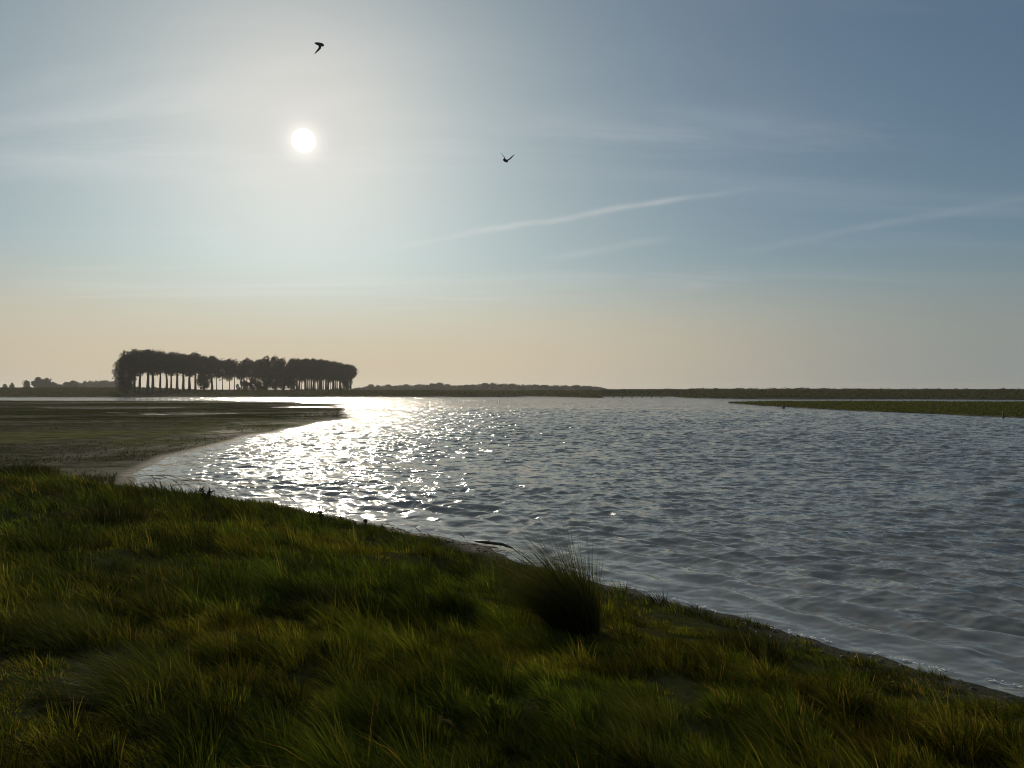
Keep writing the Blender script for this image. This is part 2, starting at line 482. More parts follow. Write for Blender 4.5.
# ------------------------------------------------------------------ mesh collector
class MB:
    """collects tubes, lofts and leaf faces and links them as one mesh"""
    def __init__(s): s.v = []; s.f = []; s.c = []
    def ring_loft(s, rings, col=(0.1, 0.1, 0.1), cap=True):
        b0 = len(s.v); n = len(rings[0])
        for r in rings: s.v += [tuple(p) for p in r]; s.c += [col] * n
        for i in range(len(rings) - 1):
            for j in range(n):
                a = b0 + i * n + j; b = b0 + i * n + (j + 1) % n
                s.f.append((a, b, b + n, a + n))
        if cap:
            s.f.append(tuple(b0 + j for j in range(n))[::-1]); s.f.append(tuple(b0 + (len(rings) - 1) * n + j for j in range(n)))
    def tube(s, pts, radii, n=6, col=(0.1, 0.1, 0.1)):
        rings = []
        pts = [Vector(p) for p in pts]
        for i, p in enumerate(pts):
            d = (pts[min(i + 1, len(pts) - 1)] - pts[max(i - 1, 0)]).normalized()
            u = d.orthogonal().normalized() if abs(d.z) > 0.98 else d.cross(Vector((0, 0, 1))).normalized()
            v = d.cross(u)
            rings.append([p + (u * math.cos(6.2832 * k / n) + v * math.sin(6.2832 * k / n)) * radii[i] for k in range(n)])
        s.ring_loft(rings, col)
    def leaf(s, p, d, wv, l, w, col):
        """a pointed leaf: two faces folded along the midrib"""
        b = len(s.v); p = Vector(p); d = Vector(d); wv = Vector(wv)
        up = d.cross(wv).normalized() * w * 0.25
        s.v += [tuple(p), tuple(p + d * l * 0.45 + wv * w + up), tuple(p + d * l), tuple(p + d * l * 0.45 - wv * w + up)]
        s.c += [col] * 4
        s.f += [(b, b + 1, b + 2), (b, b + 2, b + 3)]
    def mesh(s, name, smooth=False):
        me = bpy.data.meshes.new(name); me.from_pydata(s.v, [], s.f)
        if smooth: me.polygons.foreach_set('use_smooth', [True] * len(me.polygons))
        a = me.attributes.new('col', 'FLOAT_COLOR', 'POINT')
        a.data.foreach_set('color', np.concatenate([np.asarray(s.c, np.float32), np.ones((len(s.c), 1), np.float32)], 1).ravel())
        me.update()
        return me
    def build(s, name, mat, parent=None, smooth=False):
        return obj(name, s.mesh(name, smooth), parent, mat)


# ------------------------------------------------------------------ grass
WIND = np.array([-0.95, -0.25])


def blades(P, h, wd, lean, bend, col, nseg, g, face=None):
    """tapered bent blades. P (n,3) roots, h heights, wd half widths, lean (n,2) horizontal reach in heights, col (n,3)"""
    n = len(P)
    th = g.uniform(0, math.pi, n) if face is None else face
    wx, wy = np.cos(th), np.sin(th)
    V = []; C = []
    for k in range(nseg):
        t = k / nseg
        hz = h * (t - 0.30 * np.minimum(bend, 1.3) * t * t)
        ox = lean[:, 0] * h * (0.35 * t + 0.65 * t * t); oy = lean[:, 1] * h * (0.35 * t + 0.65 * t * t)
        ww = wd * (1 - 0.75 * t ** 1.6)
        c = np.stack([P[:, 0] + ox, P[:, 1] + oy, P[:, 2] + hz], 1)
        o = np.stack([wx * ww, wy * ww, np.zeros(n)], 1)
        V += [c - o, c + o]; C += [col, col]
    t = 1.0
    V.append(np.stack([P[:, 0] + lean[:, 0] * h, P[:, 1] + lean[:, 1] * h, P[:, 2] + h * (1 - 0.30 * np.minimum(bend, 1.3))], 1)); C.append(col)
    m = 2 * nseg + 1
    V = np.stack(V, 1).reshape(-1, 3); C = np.stack(C, 1).reshape(-1, 3)
    b = (np.arange(n) * m)[:, None]
    Q = []
    for k in range(nseg - 1):
        Q.append(np.concatenate([b + 2 * k, b + 2 * k + 1, b + 2 * k + 3, b + 2 * k + 2], 1))
    Q = np.concatenate(Q) if Q else None
    T = np.concatenate([b + 2 * nseg - 2, b + 2 * nseg - 1, b + 2 * nseg], 1)
    return V, Q, T, C


def grass_colour(x, y, g):
    n = len(x)
    a = fbm(x, y, 1.3, 3, 12.0); b = fbm(x, y, 4.5, 3, 15.0)
    green = np.array([0.050, 0.078, 0.014]); olive = np.array([0.105, 0.108, 0.020]); dark = np.array([0.022, 0.038, 0.010]); dry = np.array([0.19, 0.135, 0.055])
    f = sstep(a + g.normal(0, 0.10, n), 0.38, 0.64)[:, None]
    c = green * (1 - f) + olive * f
    f = (sstep(b + 0.4 * (a - 0.5) + g.normal(0, 0.05, n), 0.50, 0.66) * 0.75)[:, None]
    c = c * (1 - f) + dark * f
    f = ((g.random(n) < 0.045 + 0.16 * sstep(fbm(x, y, 2.2, 2, 21), 0.55, 0.75)) * g.uniform(0.4, 1, n))[:, None]
    c = c * (1 - f) + dry * f
    return c * np.array([1.14, 1.08, 0.72]) * g.uniform(0.45, 1.7, n)[:, None]


def clump(x, y, c, seed):
    """nearest tuft of a jittered lattice: offset from its centre and two numbers that belong to the tuft"""
    xi = np.floor(x / c).astype(int); yi = np.floor(y / c).astype(int)
    best = np.full(len(x), 1e9); ox = np.zeros(len(x)); oy = np.zeros(len(x)); ra = np.zeros(len(x)); rb = np.zeros(len(x))
    for i in (-1, 0, 1):
        for j in (-1, 0, 1):
            a, b_ = xi + i, yi + j
            jx = _tab[(a * 7 + seed) & 255, (b_ * 13) & 255]; jy = _tab[(a * 11) & 255, (b_ * 5 + seed) & 255]
            dx = x - (a + jx) * c; dy = y - (b_ + jy) * c; d = dx * dx + dy * dy
            k = d < best
            best = np.where(k, d, best); ox = np.where(k, dx, ox); oy = np.where(k, dy, oy)
            ra = np.where(k, _tab[(a * 3 + 9) & 255, (b_ * 17 + seed) & 255], ra); rb = np.where(k, _tab[(a * 19 + seed) & 255, (b_ * 23) & 255], rb)
    return ox, oy, np.sqrt(best), ra, rb


def grass_mesh(name, n, r0, r1, power, nseg, g, a0=-48, a1=48):
    """blades spread over the bank, density falling with distance"""
    u = g.random(n); e = 2 - power
    r = (r0 ** e + u * (r1 ** e - r0 ** e)) ** (1 / e)
    az = np.radians(g.uniform(a0, a1, n))
    x, y = np.sin(az) * r, np.cos(az) * r
    z, db, dm, dsp, df = land(x, y)
    k = (db > -0.02 + 0.62 * fbm(x, y, 0.9, 2, 30)) | ((db > 0.3) & (x < -1.5) & (g.random(n) < 0.7))
    x, y, z, db, r = x[k], y[k], z[k], db[k], r[k]
    n = len(x)
    tall = 0.6 * fbm(x, y, 0.95, 3, 40.0) + 0.4 * fbm(x, y, 0.42, 2, 41.0); tall2 = fbm(x, y, 3.2, 2, 44.0)
    h = (0.10 + 0.26 * sstep(tall, 0.36, 0.64) + 0.10 * sstep(tall2, 0.45, 0.7)) * g.uniform(0.55, 1.25, n) * (0.55 + 0.45 * sstep(db, 0.5, 3.0))
    cx, cy_, cd, ra, rb = clump(x, y, 0.30, 5)
    h = h * (0.55 + 0.8 * ra) * (1.15 - 1.1 * np.clip(cd / 0.30, 0, 0.7))
    wd = np.maximum(0.0030, r * 0.00052) * g.uniform(0.7, 1.4, n)
    flow = (fbm(x, y, 1.6, 2, 50) - 0.5) * 2.2
    ang = math.atan2(WIND[1], WIND[0]) + flow + g.normal(0, 0.55, n)
    mag = np.clip(g.normal(0.55, 0.28, n) + 0.5 * (tall - 0.5), 0.05, 1.25)
    lean = np.stack([np.cos(ang) * mag + cx / 0.30 * 0.9, np.sin(ang) * mag + cy_ / 0.30 * 0.9], 1)
    colr = grass_colour(x, y, g) * (0.35 + 1.2 * rb ** 1.3)[:, None]  # tone varies by tuft; the dark end paints deep shade into the blades
    V, Q, T, C = blades(np.stack([x, y, z - 0.02], 1), h, wd, lean, np.minimum(np.hypot(lean[:, 0], lean[:, 1]), 1.4), colr, nseg, g)
    return mesh_np(name, V, Q, T, attrs={'col': C})


GN = 1.0
gV = []
g = np.random.default_rng(21)
near_me = grass_mesh("bank_grass", int(285000 * GN), 1.4, 9.0, 1.25, 3, g)
o = obj("bank_grass", near_me, mat=mat_grass)
tag(o, "wind-blown dark green grass covering the near bank", "grass", kind='stuff')
far_me = grass_mesh("bank_grass", int(320000 * GN), 9.0, 36.0, 1.45, 2, g)
o = obj("bank_grass", far_me, mat=mat_grass)
tag(o, "shorter olive grass on the bank where it drops to the bay", "grass", kind='stuff')

# low saltmarsh growth on the flat, the spit and the far shore
def marsh_mesh(name, n, test, g, r0, r1, power, hgt, wid, cols, a0=-40, a1=40):
    u = g.random(n); e = 2 - power
    r = (r0 ** e + u * (r1 ** e - r0 ** e)) ** (1 / e)
    az = np.radians(g.uniform(a0, a1, n)); x, y = np.sin(az) * r, np.cos(az) * r
    z, db, dm, dsp, df = land(x, y)
    k = test(x, y, z, db, dm, dsp, df, g)
    x, y, z, r = x[k], y[k], z[k], r[k]; n = len(x)
    h = hgt * g.uniform(0.4, 1.3, n) * (1 + np.clip((34 - r) / 8, 0, 1.4) * (hgt < 0.12) + (r / 200.0) * (hgt > 0.12)); wd = np.maximum(wid, r * 0.0006) * g.uniform(0.6, 1.4, n)
    an = g.uniform(0, 6.28, n); mg = g.uniform(0.1, 1.0, n)
    pick = g.random(n)[:, None]
    c = (np.array(cols[0]) * pick + np.array(cols[1]) * (1 - pick)) * g.uniform(0.7, 1.3, n)[:, None]
    V, Q, T, C = blades(np.stack([x, y, z - 0.02], 1), h, wd, np.stack([np.cos(an) * mg, np.sin(an) * mg], 1), mg, c, 2, g)
    return mesh_np(name, V, Q, T, attrs={'col': C})


def on_mud(x, y, z, db, dm, dsp, df, g):
    n2 = fbm(x * 0.35, y, 5.0, 4, 6.0)
    wd = sstep(n2, 0.42, 0.6) * (0.15 + 0.85 * np.maximum(sstep(y, 62, 80), sstep(40 - y, 0, 12)))
    wd = np.maximum(wd, 0.9 * sstep(db, -4.5, -0.3) * sstep(fbm(x, y, 1.2, 3, 33), 0.35, 0.6))
    return (dm > 0.8) & (db < 0.2) & (z > 0.04) & (g.random(len(x)) < wd)


o = obj("saltmarsh", marsh_mesh("saltmarsh", 170000, on_mud, g, 20, 230, 1.6, 0.10, 0.006, ((0.050, 0.054, 0.018), (0.034, 0.040, 0.014)), -40, -6), mat=mat_grass)
tag(o, "low dark saltmarsh plants patching the mud flat", "saltmarsh", kind='stuff')
o = obj("saltmarsh", marsh_mesh("saltmarsh", 60000, lambda x, y, z, db, dm, dsp, df, g: dsp > 0.4, g, 70, 190, 1.2, 0.16, 0.01, ((0.085, 0.095, 0.022), (0.055, 0.066, 0.018)), 14, 40), mat=mat_grass)
tag(o, "green saltmarsh turf on the spit across the bay", "saltmarsh", kind='stuff')
o = obj("saltmarsh", marsh_mesh("saltmarsh", 70000, lambda x, y, z, db, dm, dsp, df, g: (df > 1.0), g, 190, 460, 1.5, 0.25, 0.03, ((0.060, 0.062, 0.026), (0.045, 0.048, 0.020)), -40, 40), mat=mat_grass)
tag(o, "rough grass along the far shore of the bay", "grass", kind='stuff')

# ------------------------------------------------------------------ tussocks and other plants that stand out
def tussock_mesh(n, h, rad, lean_mag, col, seed, spread=0.5, wid=0.0022):
    g = np.random.default_rng(seed)
    a = g.uniform(0, 6.283, n); r = rad * np.sqrt(g.random(n))
    P = np.stack([np.cos(a) * r, np.sin(a) * r, np.full(n, -0.03)], 1)
    out = np.stack([np.cos(a), np.sin(a)], 1) * (r / rad * spread)[:, None]
    ang = math.atan2(WIND[1], WIND[0]) + g.normal(0, 0.35, n); mg = np.clip(g.normal(lean_mag, 0.22, n), 0.02, 1.3)
    lean = out + np.stack([np.cos(ang), np.sin(ang)], 1) * mg[:, None]
    hh = h * g.uniform(0.55, 1.12, n) * (1.1 - 0.45 * r / rad)
    c = np.array(col) * g.uniform(0.6, 1.45, n)[:, None]
    dry = (g.random(n) < 0.07)[:, None]
    c = np.where(dry, np.array([0.17, 0.13, 0.06]), c)
    V, Q, T, C = blades(P, hh, np.full(n, wid) * g.uniform(0.7, 1.4, n), lean, np.hypot(lean[:, 0], lean[:, 1]), c, 5, g)
    return mesh_np("tussock", V, Q, T, attrs={'col': C})


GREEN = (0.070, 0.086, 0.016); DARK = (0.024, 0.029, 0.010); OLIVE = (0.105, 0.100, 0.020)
TUSS = [  # pixel of the foot, height, radius, lean, colour, blades, label
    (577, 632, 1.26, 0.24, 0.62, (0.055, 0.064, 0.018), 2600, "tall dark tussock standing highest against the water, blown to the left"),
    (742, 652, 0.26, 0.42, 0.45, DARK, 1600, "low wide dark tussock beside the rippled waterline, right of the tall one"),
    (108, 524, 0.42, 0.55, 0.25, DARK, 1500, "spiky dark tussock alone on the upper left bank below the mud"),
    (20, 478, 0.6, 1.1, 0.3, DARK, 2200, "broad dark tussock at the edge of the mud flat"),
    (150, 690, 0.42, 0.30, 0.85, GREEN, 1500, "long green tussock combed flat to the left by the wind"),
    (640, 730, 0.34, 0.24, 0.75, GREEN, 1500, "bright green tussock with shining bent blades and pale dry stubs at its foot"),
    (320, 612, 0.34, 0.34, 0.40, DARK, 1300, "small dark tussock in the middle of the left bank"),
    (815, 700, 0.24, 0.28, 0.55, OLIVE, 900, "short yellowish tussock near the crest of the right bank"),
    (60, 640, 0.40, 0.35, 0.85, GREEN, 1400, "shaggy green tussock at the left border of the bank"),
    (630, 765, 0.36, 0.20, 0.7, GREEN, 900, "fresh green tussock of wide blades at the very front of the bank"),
]
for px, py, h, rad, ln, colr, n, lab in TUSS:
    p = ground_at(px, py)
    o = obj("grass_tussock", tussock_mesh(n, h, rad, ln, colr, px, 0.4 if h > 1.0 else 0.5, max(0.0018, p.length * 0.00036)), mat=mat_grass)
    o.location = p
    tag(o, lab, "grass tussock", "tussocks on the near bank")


def grass_stalk(seed, h, bend, head):
    """a thin flowering stalk with a drooping head, tip to the left"""
    rg = random.Random(seed); s = MB(); hd = MB()
    pts = []
    for k in range(9):
        t = k / 8
        pts.append(Vector((-bend * h * t ** 2.2, -0.1 * bend * h * t * t, h * (t - 0.35 * bend * t ** 3))))
    s.tube(pts, [0.0042 * (1 - 0.6 * k / 8) for k in range(9)], 5, (0.09, 0.075, 0.04))
    for k in range(22):
        t = 0.72 + 0.28 * k / 22; i = min(7, int(t * 8)); f = t * 8 - i
        p = pts[i].lerp(pts[i + 1], f); d = (pts[i + 1] - pts[i]).normalized()
        o = Vector((rg.uniform(-1, 1), rg.uniform(-1, 1), rg.uniform(-1, 0.6)))
        hd.leaf(p, (d + o * 0.5).normalized(), d.cross(o).normalized(), head * rg.uniform(0.6, 1.2), head * 0.16, (0.10, 0.08, 0.045))
    return s, hd


stalk_sets = []
for q in range(5):
    s, hd = grass_stalk(q, 0.55 + 0.12 * q, 0.45 + 0.22 * q, 0.05)
    stalk_sets.append((s.mesh("stem"), hd.mesh("seed_head")))
    for mq in stalk_sets[-1]: mq.materials.append(mat_grass)


def put_stalk(px, py, q, sc, label, group, rz=None):
    p = ground_at(px, py)
    root = empty("grass_stalk", p, random.uniform(-0.5, 0.5) if rz is None else rz, sc)
    tag(root, label, "grass stalk", group)
    obj("stem", stalk_sets[q][0], root); obj("seed_head", stalk_sets[q][1], root)


for k in range(34):
    x = 140 + 165 * (k + random.random()) / 34
    put_stalk(x, np.interp(x, [140, 200, 260, 310], [484, 496, 508, 516]) + random.uniform(0, 9), random.randrange(5), random.uniform(0.6, 1.25),
              "thin bent grass stalk dark against the glittering narrow end of the bay", "stalks along the edge of the bay")
for k in range(16):
    x = 320 + 220 * (k + random.random()) / 16
    put_stalk(x, np.interp(x, [310, 400, 480, 545], [520, 533, 550, 572]) + random.uniform(2, 10), random.randrange(3), random.uniform(0.35, 0.8),
              "short thin grass stalk on the bank edge left of the tall dark tussock", "short stalks on the middle of the bank edge")
for x, y, q, sc, lab in ((606, 610, 0, 0.8, "straight thin stalk just right of the tall dark tussock"), (572, 580, 1, 0.7, "thin stalk rising behind the tall dark tussock"),
                         (498, 560, 0, 0.7, "small stalk on the bank edge in front of the floating branch of weed"), (305, 552, 1, 0.9, "leaning dark stalk alone on the middle left bank"),
                         (468, 766, 0, 0.62, "upright dark stalk in the front grass at the bottom of the picture")):
    put_stalk(x, y, q, sc, lab, "single stalks on the bank")


def leafy_plant(px, py, h, nl, size, colr, label, seed, cat="plant", group=None, bushy=0.35):
    rg = random.Random(seed)
    p = ground_at(px, py)
    root = empty("leafy_plant", p, 0)
    tag(root, label, cat, group)
    st = MB(); lf = MB()
    for k in range(5):
        a = rg.uniform(0, 6.28); tip = Vector((math.cos(a) * h * bushy * rg.uniform(0.3, 1), math.sin(a) * h * bushy * rg.uniform(0.3, 1), h * rg.uniform(0.7, 1.0)))
        pts = [Vector((0, 0, -0.02)), tip * 0.5 + Vector((0, 0, 0.08 * h)), tip]
        st.tube(pts, [0.005, 0.004, 0.002], 5, (0.06, 0.06, 0.03))
        for j in range(nl // 5):
            t = rg.uniform(0.15, 1.0)
            q = pts[0].lerp(pts[1], t * 2) if t < 0.5 else pts[1].lerp(pts[2], t * 2 - 1)
            d = Vector((rg.uniform(-1, 1), rg.uniform(-1, 1), rg.uniform(0.0, 1.1))).normalized()
            wv = d.cross(Vector((rg.uniform(-1, 1), rg.uniform(-1, 1), rg.uniform(-1, 1)))).normalized()
            v = rg.uniform(0.7, 1.3)
            lf.leaf(q, d, wv, size * rg.uniform(0.6, 1.2), size * 0.2, tuple(c * v for c in colr))
    st.build("stem", mat_grass, root); lf.build("foliage", mat_grass, root)


leafy_plant(207, 507, 0.42, 160, 0.085, (0.020, 0.028, 0.010), "dark bushy plant on the bank edge at the narrow end of the bay", 1)
leafy_plant(321, 520, 0.30, 90, 0.07, (0.024, 0.028, 0.012), "small dark bushy plant in front of the brightest glitter", 2)
leafy_plant(365, 525, 0.12, 90, 0.06, (0.030, 0.030, 0.014), "low dark plant on the bank edge right of the brightest glitter", 3, bushy=0.8)
leafy_plant(492, 716, 0.09, 40, 0.07, (0.095, 0.12, 0.026), "broad-leaved light green plant in the front middle grass", 4)
leafy_plant(326, 652, 0.09, 35, 0.075, (0.085, 0.105, 0.024), "broad-leaved light green plant in the left middle grass", 5)
leafy_plant(984, 742, 0.12, 24, 0.07, (0.13, 0.15, 0.03), "small broad-leaved yellow-green plant in the right front grass", 6)
leafy_plant(112, 762, 0.12, 24, 0.05, (0.09, 0.11, 0.03), "small leafy green plant in the lower left grass", 7)
leafy_plant(888, 690, 0.10, 20, 0.06, (0.11, 0.13, 0.03), "small leafy green plant near the crest of the right bank", 8)

# ------------------------------------------------------------------ trees
def leaf_cloud(g, n, shape, size, col, jitter=0.5):
    """leaf clumps through a crown's volume; shape(n) gives points and outward vectors"""
    P, O = shape(n)
    n = len(P)
    d = O + g.normal(0, 0.8, (n, 3)); d /= np.linalg.norm(d, axis=1)[:, None] + 1e-6
    w = np.cross(d, g.normal(0, 1, (n, 3))); w /= np.linalg.norm(w, axis=1)[:, None] + 1e-6
    l = size * g.uniform(0.55, 1.35, n)[:, None]; k = l * g.uniform(0.3, 0.55, n)[:, None]
    up = np.cross(d, w) * l * 0.2
    V = np.stack([P - d * l * 0.5, P + w * k + up, P + d * l * 0.5, P - w * k + up], 1).reshape(-1, 3)
    b = (np.arange(n) * 4)[:, None]
    T = np.concatenate([np.concatenate([b, b + 1, b + 2], 1), np.concatenate([b, b + 2, b + 3], 1)])
    C = np.repeat(np.array(col) * g.uniform(0.6, 1.4, n)[:, None], 4, 0)
    return V, T, C


def crown_mesh(name, H, base, wid, lobes, n, size, col, seed, low=0.0, top_power=2.4):
    g = np.random.default_rng(seed)
    # boughs: lobes spread through the crown's envelope
    t = np.sort(g.random(lobes)); env = wid * (np.clip(1 - np.abs(2 * t - 0.95), 0.0, 1) ** (1 / top_power)) * 0.75
    a = g.uniform(0, 6.283, lobes); r = env * np.sqrt(g.uniform(0.15, 1, lobes))
    L = np.stack([np.cos(a) * r, np.sin(a) * r, base + (H - base) * (0.10 + 0.82 * t)], 1)
    lr = wid * g.uniform(0.22, 0.46, lobes)
    def shape(m):
        k = g.integers(0, lobes, m)
        o = g.normal(0, 1, (m, 3)); o /= np.linalg.norm(o, axis=1)[:, None]
        rad = lr[k][:, None] * g.uniform(0.35, 1.0, m)[:, None] ** 0.6
        P = L[k] + o * rad * np.array([1, 1, 1.15])
        return P, o
    V, T, C = leaf_cloud(g, n, shape, size, col)
    return mesh_np(name, V, None, T, attrs={'col': C})


def trunk_mesh(H, r, seed, limbs=6, start=0.42, lean=0.02):
    rg = random.Random(seed); m = MB()
    pts = [Vector((rg.uniform(-1, 1) * lean * H * k / 6, rg.uniform(-1, 1) * lean * H * k / 6, H * k / 6 * 0.94)) for k in range(7)]
    pts[0] = Vector((0, 0, -0.6))
    m.tube(pts, [r * 1.35, r, r * 0.85, r * 0.68, r * 0.5, r * 0.3, r * 0.1], 8, (0.06, 0.055, 0.045))
    for k in range(limbs):
        t = rg.uniform(start, 0.85); i = int(t * 6); q = pts[i].lerp(pts[i + 1], t * 6 - i)
        a = rg.uniform(0, 6.28); ln = H * rg.uniform(0.10, 0.2)
        e = q + Vector((math.cos(a) * ln * 0.7, math.sin(a) * ln * 0.7, ln * 0.8))
        m.tube([q, q.lerp(e, 0.5) + Vector((0, 0, ln * 0.06)), e], [r * 0.32, r * 0.2, r * 0.06], 5, (0.06, 0.055, 0.045))
    return m.mesh("trunk", True)


LEAF = (0.031, 0.040, 0.013)
POP = []     # tall bare-stemmed poplars
for q in range(6):
    H = 18.6
    POP.append((trunk_mesh(H, 0.50 + 0.07 * (q % 4), q, 9, 0.40, 0.03), crown_mesh("crown", H, 8.2 + 0.8 * (q % 3), 5.0 + 0.4 * (q % 2), 70, 5200, 0.52, LEAF, 100 + q, top_power=3.2)))
LOW = []     # broad trees with foliage to the ground
for q in range(3):
    H = 18.2
    LOW.append((trunk_mesh(H, 0.55, 20 + q, 9, 0.2), crown_mesh("crown", H, 0.8, 5.4, 85, 7000, 0.55, LEAF, 200 + q, top_power=3.0)))
THIN = []    # slender trees with open crowns
for q in range(5):
    H = 17.0
    THIN.append((trunk_mesh(H, 0.24, 40 + q, 8, 0.3, 0.03), crown_mesh("crown", H, 7.6 - (q % 3) * 0.9, 4.2 + 0.3 * (q % 2), 44, 3200, 0.50, LEAF, 300 + q, top_power=3.2)))
BUSH = []
for q in range(4):
    BUSH.append((trunk_mesh(4.4, 0.14, 60 + q, 6, 0.1, 0.08), crown_mesh("crown", 4.8, 0.0, 2.3, 22, 900, 0.5, LEAF, 400 + q, top_power=2.0)))
for a, c in POP + LOW + THIN + BUSH:
    a.materials.append(mat_bark); c.materials.append(mat_leaf)


def plant_tree(kind, name, x, y, hs, ws, label, cat, group, rz=None):
    tr, cr = kind
    root = empty(name, (x, y, land_z(x, y) - 0.05), random.uniform(0, 6.28) if rz is None else rz, (ws, ws, hs))
    tag(root, label, cat, group)
    obj("trunk", tr, root); obj("crown", cr, root)
    return root


ORD = ["first", "second", "third", "fourth", "fifth", "sixth", "seventh", "eighth", "ninth", "tenth", "eleventh", "twelfth", "thirteenth", "fourteenth", "fifteenth", "sixteenth", "seventeenth", "eighteenth"]
GR = "poplars of the dark stand across the water"
# the end-on row: bare trunks with light between them
ya = [324, 330, 336, 342, 348, 354, 360.5, 367, 373.5, 380, 386]
plant_tree(LOW[0], "poplar_tree", -167.0, 320, 1.0, 1.0, "broad poplar leafed down to the ground at the left end of the dark stand", "tree", GR)
for i, y in enumerate(ya):
    plant_tree(POP[i % 6], "poplar_tree", -165.6 + random.uniform(-0.5, 0.5), y, random.uniform(0.94, 1.04), random.uniform(0.9, 1.1),
               "tall poplar with bare lower trunk, %s trunk after the left end tree of the stand" % ORD[i], "tree", GR)
for i, (x, y, hs, ws, lab) in enumerate(((-162.6, 391, 1.02, 0.95, "thick dark tree closing the bare-trunked poplar row on its right"),)):
    plant_tree(LOW[i + 1], "poplar_tree", x, y, hs, ws, lab, "tree", GR)
plant_tree(POP[2], "poplar_tree", -161.0, 397, 0.97, 0.95, "dark tree with bare trunk closing the gap right of the thick dark tree", "tree", GR)
# the open middle part
mx = np.linspace(-160.0, -141, 9)
for i, x in enumerate(mx):
    plant_tree(THIN[i % 5], "poplar_tree", x, 401 + i * 2.4 + random.uniform(-1, 1), random.uniform(0.96, 1.06), random.uniform(0.95, 1.1),
               "slender tree with open crown, %s from left in the thin middle of the stand" % ORD[i], "tree", GR)
for i, (x, y, s) in enumerate(((-149, 402, 0.8), (-146.0, 404, 1.25), (-142.5, 406, 1.5), (-140, 409, 1.15), (-137, 411, 0.9))):
    plant_tree(BUSH[i % 4], "bush", x, y, s, s * 1.1, "round dark bush, %s from the left under the slender trees of the stand" % ORD[i], "bush", "bushes under the middle of the stand")
# the taller dense clump
for i, (x, y, hs, ws) in enumerate(((-138.0, 416, 1.07, 0.8), (-134, 419, 1.10, 0.95), (-130, 421, 1.06, 0.9), (-126.5, 424, 1.0, 0.85))):
    plant_tree(LOW[i % 3], "poplar_tree", x, y, hs, ws, "dense tree leafed to the ground, %s from left in the tall middle clump" % ORD[i], "tree", GR)
# the right part: two rows of many thin trunks
rx = np.linspace(-126, -105.5, 14)
for row in range(3):
    for i, x in enumerate(rx):
        t = i / 13
        plant_tree((POP + THIN)[(i * 5 + row * 3) % 11], "poplar_tree", x + row * 1.1 + random.uniform(-0.4, 0.4), 426 + 34 * t + row * 7 + random.uniform(-1, 1),
                   (1.0 - 0.10 * t ** 3) * random.uniform(0.95, 1.0), random.uniform(0.85, 1.0),
                   "thin-trunked tree in the %s row, %s after the tall clump" % (("front", "middle", "back")[row], ORD[i]), "tree", GR)
plant_tree(LOW[1], "poplar_tree", -102.8, 461, 0.86, 0.72, "rounded tree at the right end of the dark stand", "tree", GR)
for i, x in enumerate(np.linspace(-125, -105, 9)):
    plant_tree(BUSH[i % 4], "bush", x, 428 + i * 4 + random.uniform(-1, 1), random.uniform(0.25, 0.42), random.uniform(0.5, 0.8), "low bush under the right half of the dark stand, %s from left" % ORD[i], "bush", "low bushes under the right half of the stand")

# far single trees beyond the left dyke
FART = [crown_mesh("crown", 10, 1.0, 5.0, 30, 900, 1.3, LEAF, 500 + q, top_power=2.0) for q in range(4)]
FARK = trunk_mesh(10, 0.4, 80, 5, 0.2)
FARK.materials.append(mat_bark)
for m_ in FART: m_.materials.append(mat_leaf)


def far_tree(px, top, wpx, dist, label, group, q):
    x = (px - 512) / F * dist
    z0 = land_z(x, dist); H = CAM_Z + (HORIZ - top) / F * dist - z0
    wm = wpx / F * dist
    root = empty("broadleaf_tree", (x, dist, z0 - 0.1), q * 1.3, (wm / 10.0, wm / 10.0, H / 10.3))
    tag(root, label, "tree", group)
    obj("trunk", FARK, root); obj("crown", FART[q % 4], root)


GL = "hazy trees behind the left dyke"
for i, (px, top, wpx, dist, lab) in enumerate(((5, 384, 5, 800, "small hazy tree nearest the left border behind the dyke"), (12, 383, 5, 800, "small hazy tree, second from the left border behind the dyke"),
        (26, 380.5, 9, 760, "rounded hazy tree just left of the tallest far tree"), (38, 377.6, 13, 760, "left half of the tallest hazy tree pair behind the dyke"), (46.5, 378.2, 12, 765, "right half of the tallest hazy tree pair behind the dyke"),
        (53, 382.5, 12, 770, "low hazy tree on the right shoulder of the tallest far pair"), (66, 382, 10, 780, "left one of two rounded hazy trees before the far wood"), (73, 380.8, 12, 780, "right one of two rounded hazy trees before the far wood"),
        (59, 384.4, 14, 780, "lowest hazy scrub tree in the dip behind the dyke"))):
    far_tree(px, top, wpx, dist, lab, GL, i)
GM = "hazy trees along the middle of the horizon"
far_m = [(371, 386.8, 7), (378, 386.4, 7), (388, 386.4, 9), (396, 387.2, 8), (406, 386, 9), (419, 387, 9), (432, 385.4, 10), (439, 385, 10), (447, 386.4, 9), (460, 386.8, 9), (467, 386.2, 9), (475, 387, 9),
         (485, 385.3, 9), (493, 385.3, 10), (502, 385.8, 11), (512, 386.3, 10), (522, 387.3, 11), (535, 387.3, 11), (545, 386.7, 10), (556, 387.2, 11), (566, 387.4, 11), (576, 387.2, 11), (588, 388.2, 12), (599, 388.6, 10)]
ORD2 = ORD + ["nineteenth", "twentieth", "twenty-first", "twenty-second", "twenty-third", "twenty-fourth"]
for i, (px, top, wpx) in enumerate(far_m):
    far_tree(px, top - 2.0 + random.uniform(-0.8, 1.2), wpx * 1.25, 900 + 25 * (i % 3), "hazy low tree on the horizon right of the dark stand, %s from the left" % ORD2[i], GM, i)


